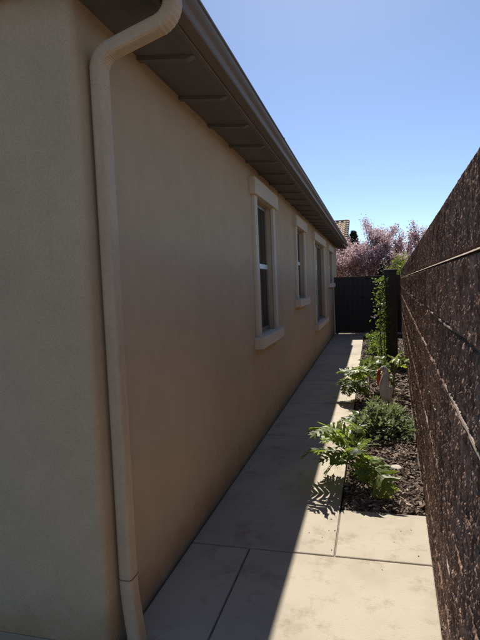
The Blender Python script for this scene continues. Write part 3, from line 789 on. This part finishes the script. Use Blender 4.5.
for k, lab in enumerate(('dark hedge shrub added to cover the bright horizon above the middle of the gate', 'dark hedge shrub added to cover the bright horizon above the broad post', 'dark hedge shrub added to cover the bright horizon nearest the block wall')):
    shrub(.1+1.15*k, 26.5+.5*math.sin(k*2), (.85, .7, 1.4+.15*math.sin(k*3.1)), 3500, .2, lab, 80+k, M['evergreen'])  # made-up hedge, added to block the bright sky at the horizon

# ------------------------------------------------------------------ trees and the house beyond the gate
def branch_tree(o, bm, base, h, spread, seed, levels=3):
    rs = random.Random(seed); tips = []
    def grow(p, d, l, r_, lev):
        pts = [p]; q = p; dd = d.copy()
        for k in range(4):
            dd = (dd+Vector((rs.gauss(0, .12), rs.gauss(0, .12), .06))).normalized(); q = q+dd*l/4; pts.append(q)
            if lev <= 1: tips.append((q, dd))
        tube(bm, pts, [r_*(1-.13*k) for k in range(5)], 6 if lev > 1 else 4, False)
        if lev > 0:
            for k in range(rs.randint(3, 5)):
                a = rs.uniform(0, 6.28); nd = (dd*.75+Vector((math.cos(a), math.sin(a), rs.uniform(.1, .7)))*spread).normalized()
                grow(pts[rs.randint(2, 4)], nd, l*rs.uniform(.6, .85), r_*.55, lev-1)
    grow(Vector(base), Vector((0, 0, 1)), h, .09, levels)
    return tips
def tree(name, loc, h, spread, seed, label, mats, per_tip, size, levels=3, scatter=.12):
    o = empty(name, loc); tag(o, label, 'tree')
    bm = bmesh.new(); tips = branch_tree(o, bm, (0, 0, -.1), h, spread, seed, levels); build('trunk', bm, M['bark'], o, True)
    for (nm, mat, frac, sd) in mats:
        def f(rs):
            p, d = tips[rs.randrange(len(tips))]
            return p+Vector((rs.gauss(0, scatter), rs.gauss(0, scatter), rs.gauss(0, scatter))), d
        foliage(nm, o, mat, f, int(len(tips)*per_tip*frac), size, sd, .75)
    return o
tree('plum_tree', (.35, 21.0, 0), 1.75, .62, 11, 'tall flowering plum tree with pink blossom behind the gate', [('blossom', M['blossom'], .86, 1), ('leaves', M['plum_leaf'], .14, 2)], 75, .055, 3, .085)
tree('plum_tree', (-.9, 19.2, 0), 1.30, .6, 14, 'lower pink flowering plum tree next to the house corner', [('blossom', M['blossom'], .86, 3), ('leaves', M['plum_leaf'], .14, 4)], 70, .055, 3, .085)
tree('plum_tree', (1.75, 20.5, 0), 1.38, .6, 17, 'pink flowering plum tree behind the block wall at right', [('blossom', M['blossom'], .86, 5), ('leaves', M['plum_leaf'], .14, 6)], 70, .055, 3, .085)
tree('plum_tree', (1.0, 18.6, 0), 1.12, .6, 23, 'small pink plum tree just behind the post and gate', [('blossom', M['blossom'], .86, 7), ('leaves', M['plum_leaf'], .14, 8)], 70, .055, 3, .085)
def evergreen(loc, h, r_, seed, label):
    o = empty('evergreen_tree', loc); tag(o, label, 'tree')
    bm = bmesh.new(); tube(bm, [(0, 0, -.1), (.03, 0, h*.5), (0, 0, h*.92)], [.16, .1, .03], 8); build('trunk', bm, M['bark'], o)
    def f(rs):
        z = h*(.15+.83*rs.random()); k = r_*(1-(z/h)**2.2)*(1+.4*noise.noise((z*2, seed, 0))); a = rs.uniform(0, 6.28); q = k*(.4+.6*rs.random())
        return Vector((q*math.cos(a), q*math.sin(a), z)), (math.cos(a), math.sin(a), .3)
    foliage('foliage', o, M['evergreen'], f, 5000, .12, seed, .4)
evergreen((-.72, 23.2, 0), 3.85, .75, 71, 'dark evergreen tree beside the tiled roof beyond the gate')
evergreen((3.0, 24.0, 0), 3.9, 1.0, 72, 'dark green tree behind the plums at the right')

nh = empty('neighbour_house', (-4, 28, 0)); nh.location = (0, 0, 0); tag(nh, 'far house with a sunlit clay tile roof beyond the gate', 'house')
boxo('wall', (-8, 25.4, 0), (-1.55, 31, 3.45), M['cream_wall'], nh, 0)
bm = bmesh.new()
P = [(-8.4, 24.9, 3.50), (-1.18, 24.9, 3.50), (-1.18, 28.2, 4.82), (-8.4, 28.2, 4.82), (-8.4, 31.5, 3.50), (-1.18, 31.5, 3.50)]
q = [bm.verts.new(p) for p in P]; bm.faces.new(q[:4]); bm.faces.new((q[3], q[2], q[5], q[4])); bm.faces.new((q[0], q[3], q[4])); bm.faces.new((q[1], q[5], q[2])); bm.faces.new((q[0], q[4], q[5], q[1]))
build('roof_deck', bm, M['soffit'], nh)
pv = Vector((0, 3.3, 1.32)).normalized()
tile_field('roof_tile', nh, (-8.4, 24.9, 3.53), (1, 0, 0), pv, (0, -pv.z, pv.y), 28, 10)
for k in range(10):                      # rake tiles along the gable edge
    p = Vector((-1.14, 24.9, 3.56))+pv*(k*.36); bm = bmesh.new()
    tube(bm, [p, p+pv*.40+Vector((0, 0, -.02))], [.105, .085], 10); build('rake_tile', bm, M['tile'], nh, True)
boxo('ridge_cap', (-8.4, 28.1, 4.80), (-1.1, 28.3, 4.94), M['tile'], nh, .05)
# dry leaf litter and mulch crumbs strayed onto the slabs
rng = random.Random(91); vs, fs = [], []
for k in range(45):
    if k % 6: y = 2.9+5*rng.random()**1.5; x = XE-abs(rng.gauss(0, .10))-.01
    else: y = 1.7+1.65*rng.random(); x = wallx(y)-.03-abs(rng.gauss(0, .16))
    if k % 10 == 0: x, y = rng.uniform(-1.0, .1), rng.uniform(2, 6); x = min(x, XE-.02) if y > 2.77 else x
    s_ = rng.uniform(.003, .010); a = rng.uniform(0, 6.28); b = len(vs)
    for (u, v, h_) in ((-1, 0, 0), (0, .45, .35), (1, 0, .1), (0, -.45, .3)):
        vs.append((x+s_*(u*math.cos(a)-v*math.sin(a)), y+s_*(u*math.sin(a)+v*math.cos(a)), .0012+s_*h_*.6))
    fs += [(b, b+1, b+2), (b, b+2, b+3)]
tag(raw('leaf_litter', vs, fs, M['chip']), 'dry crumbs of leaf and bark strayed onto the concrete', 'litter', kind='stuff')
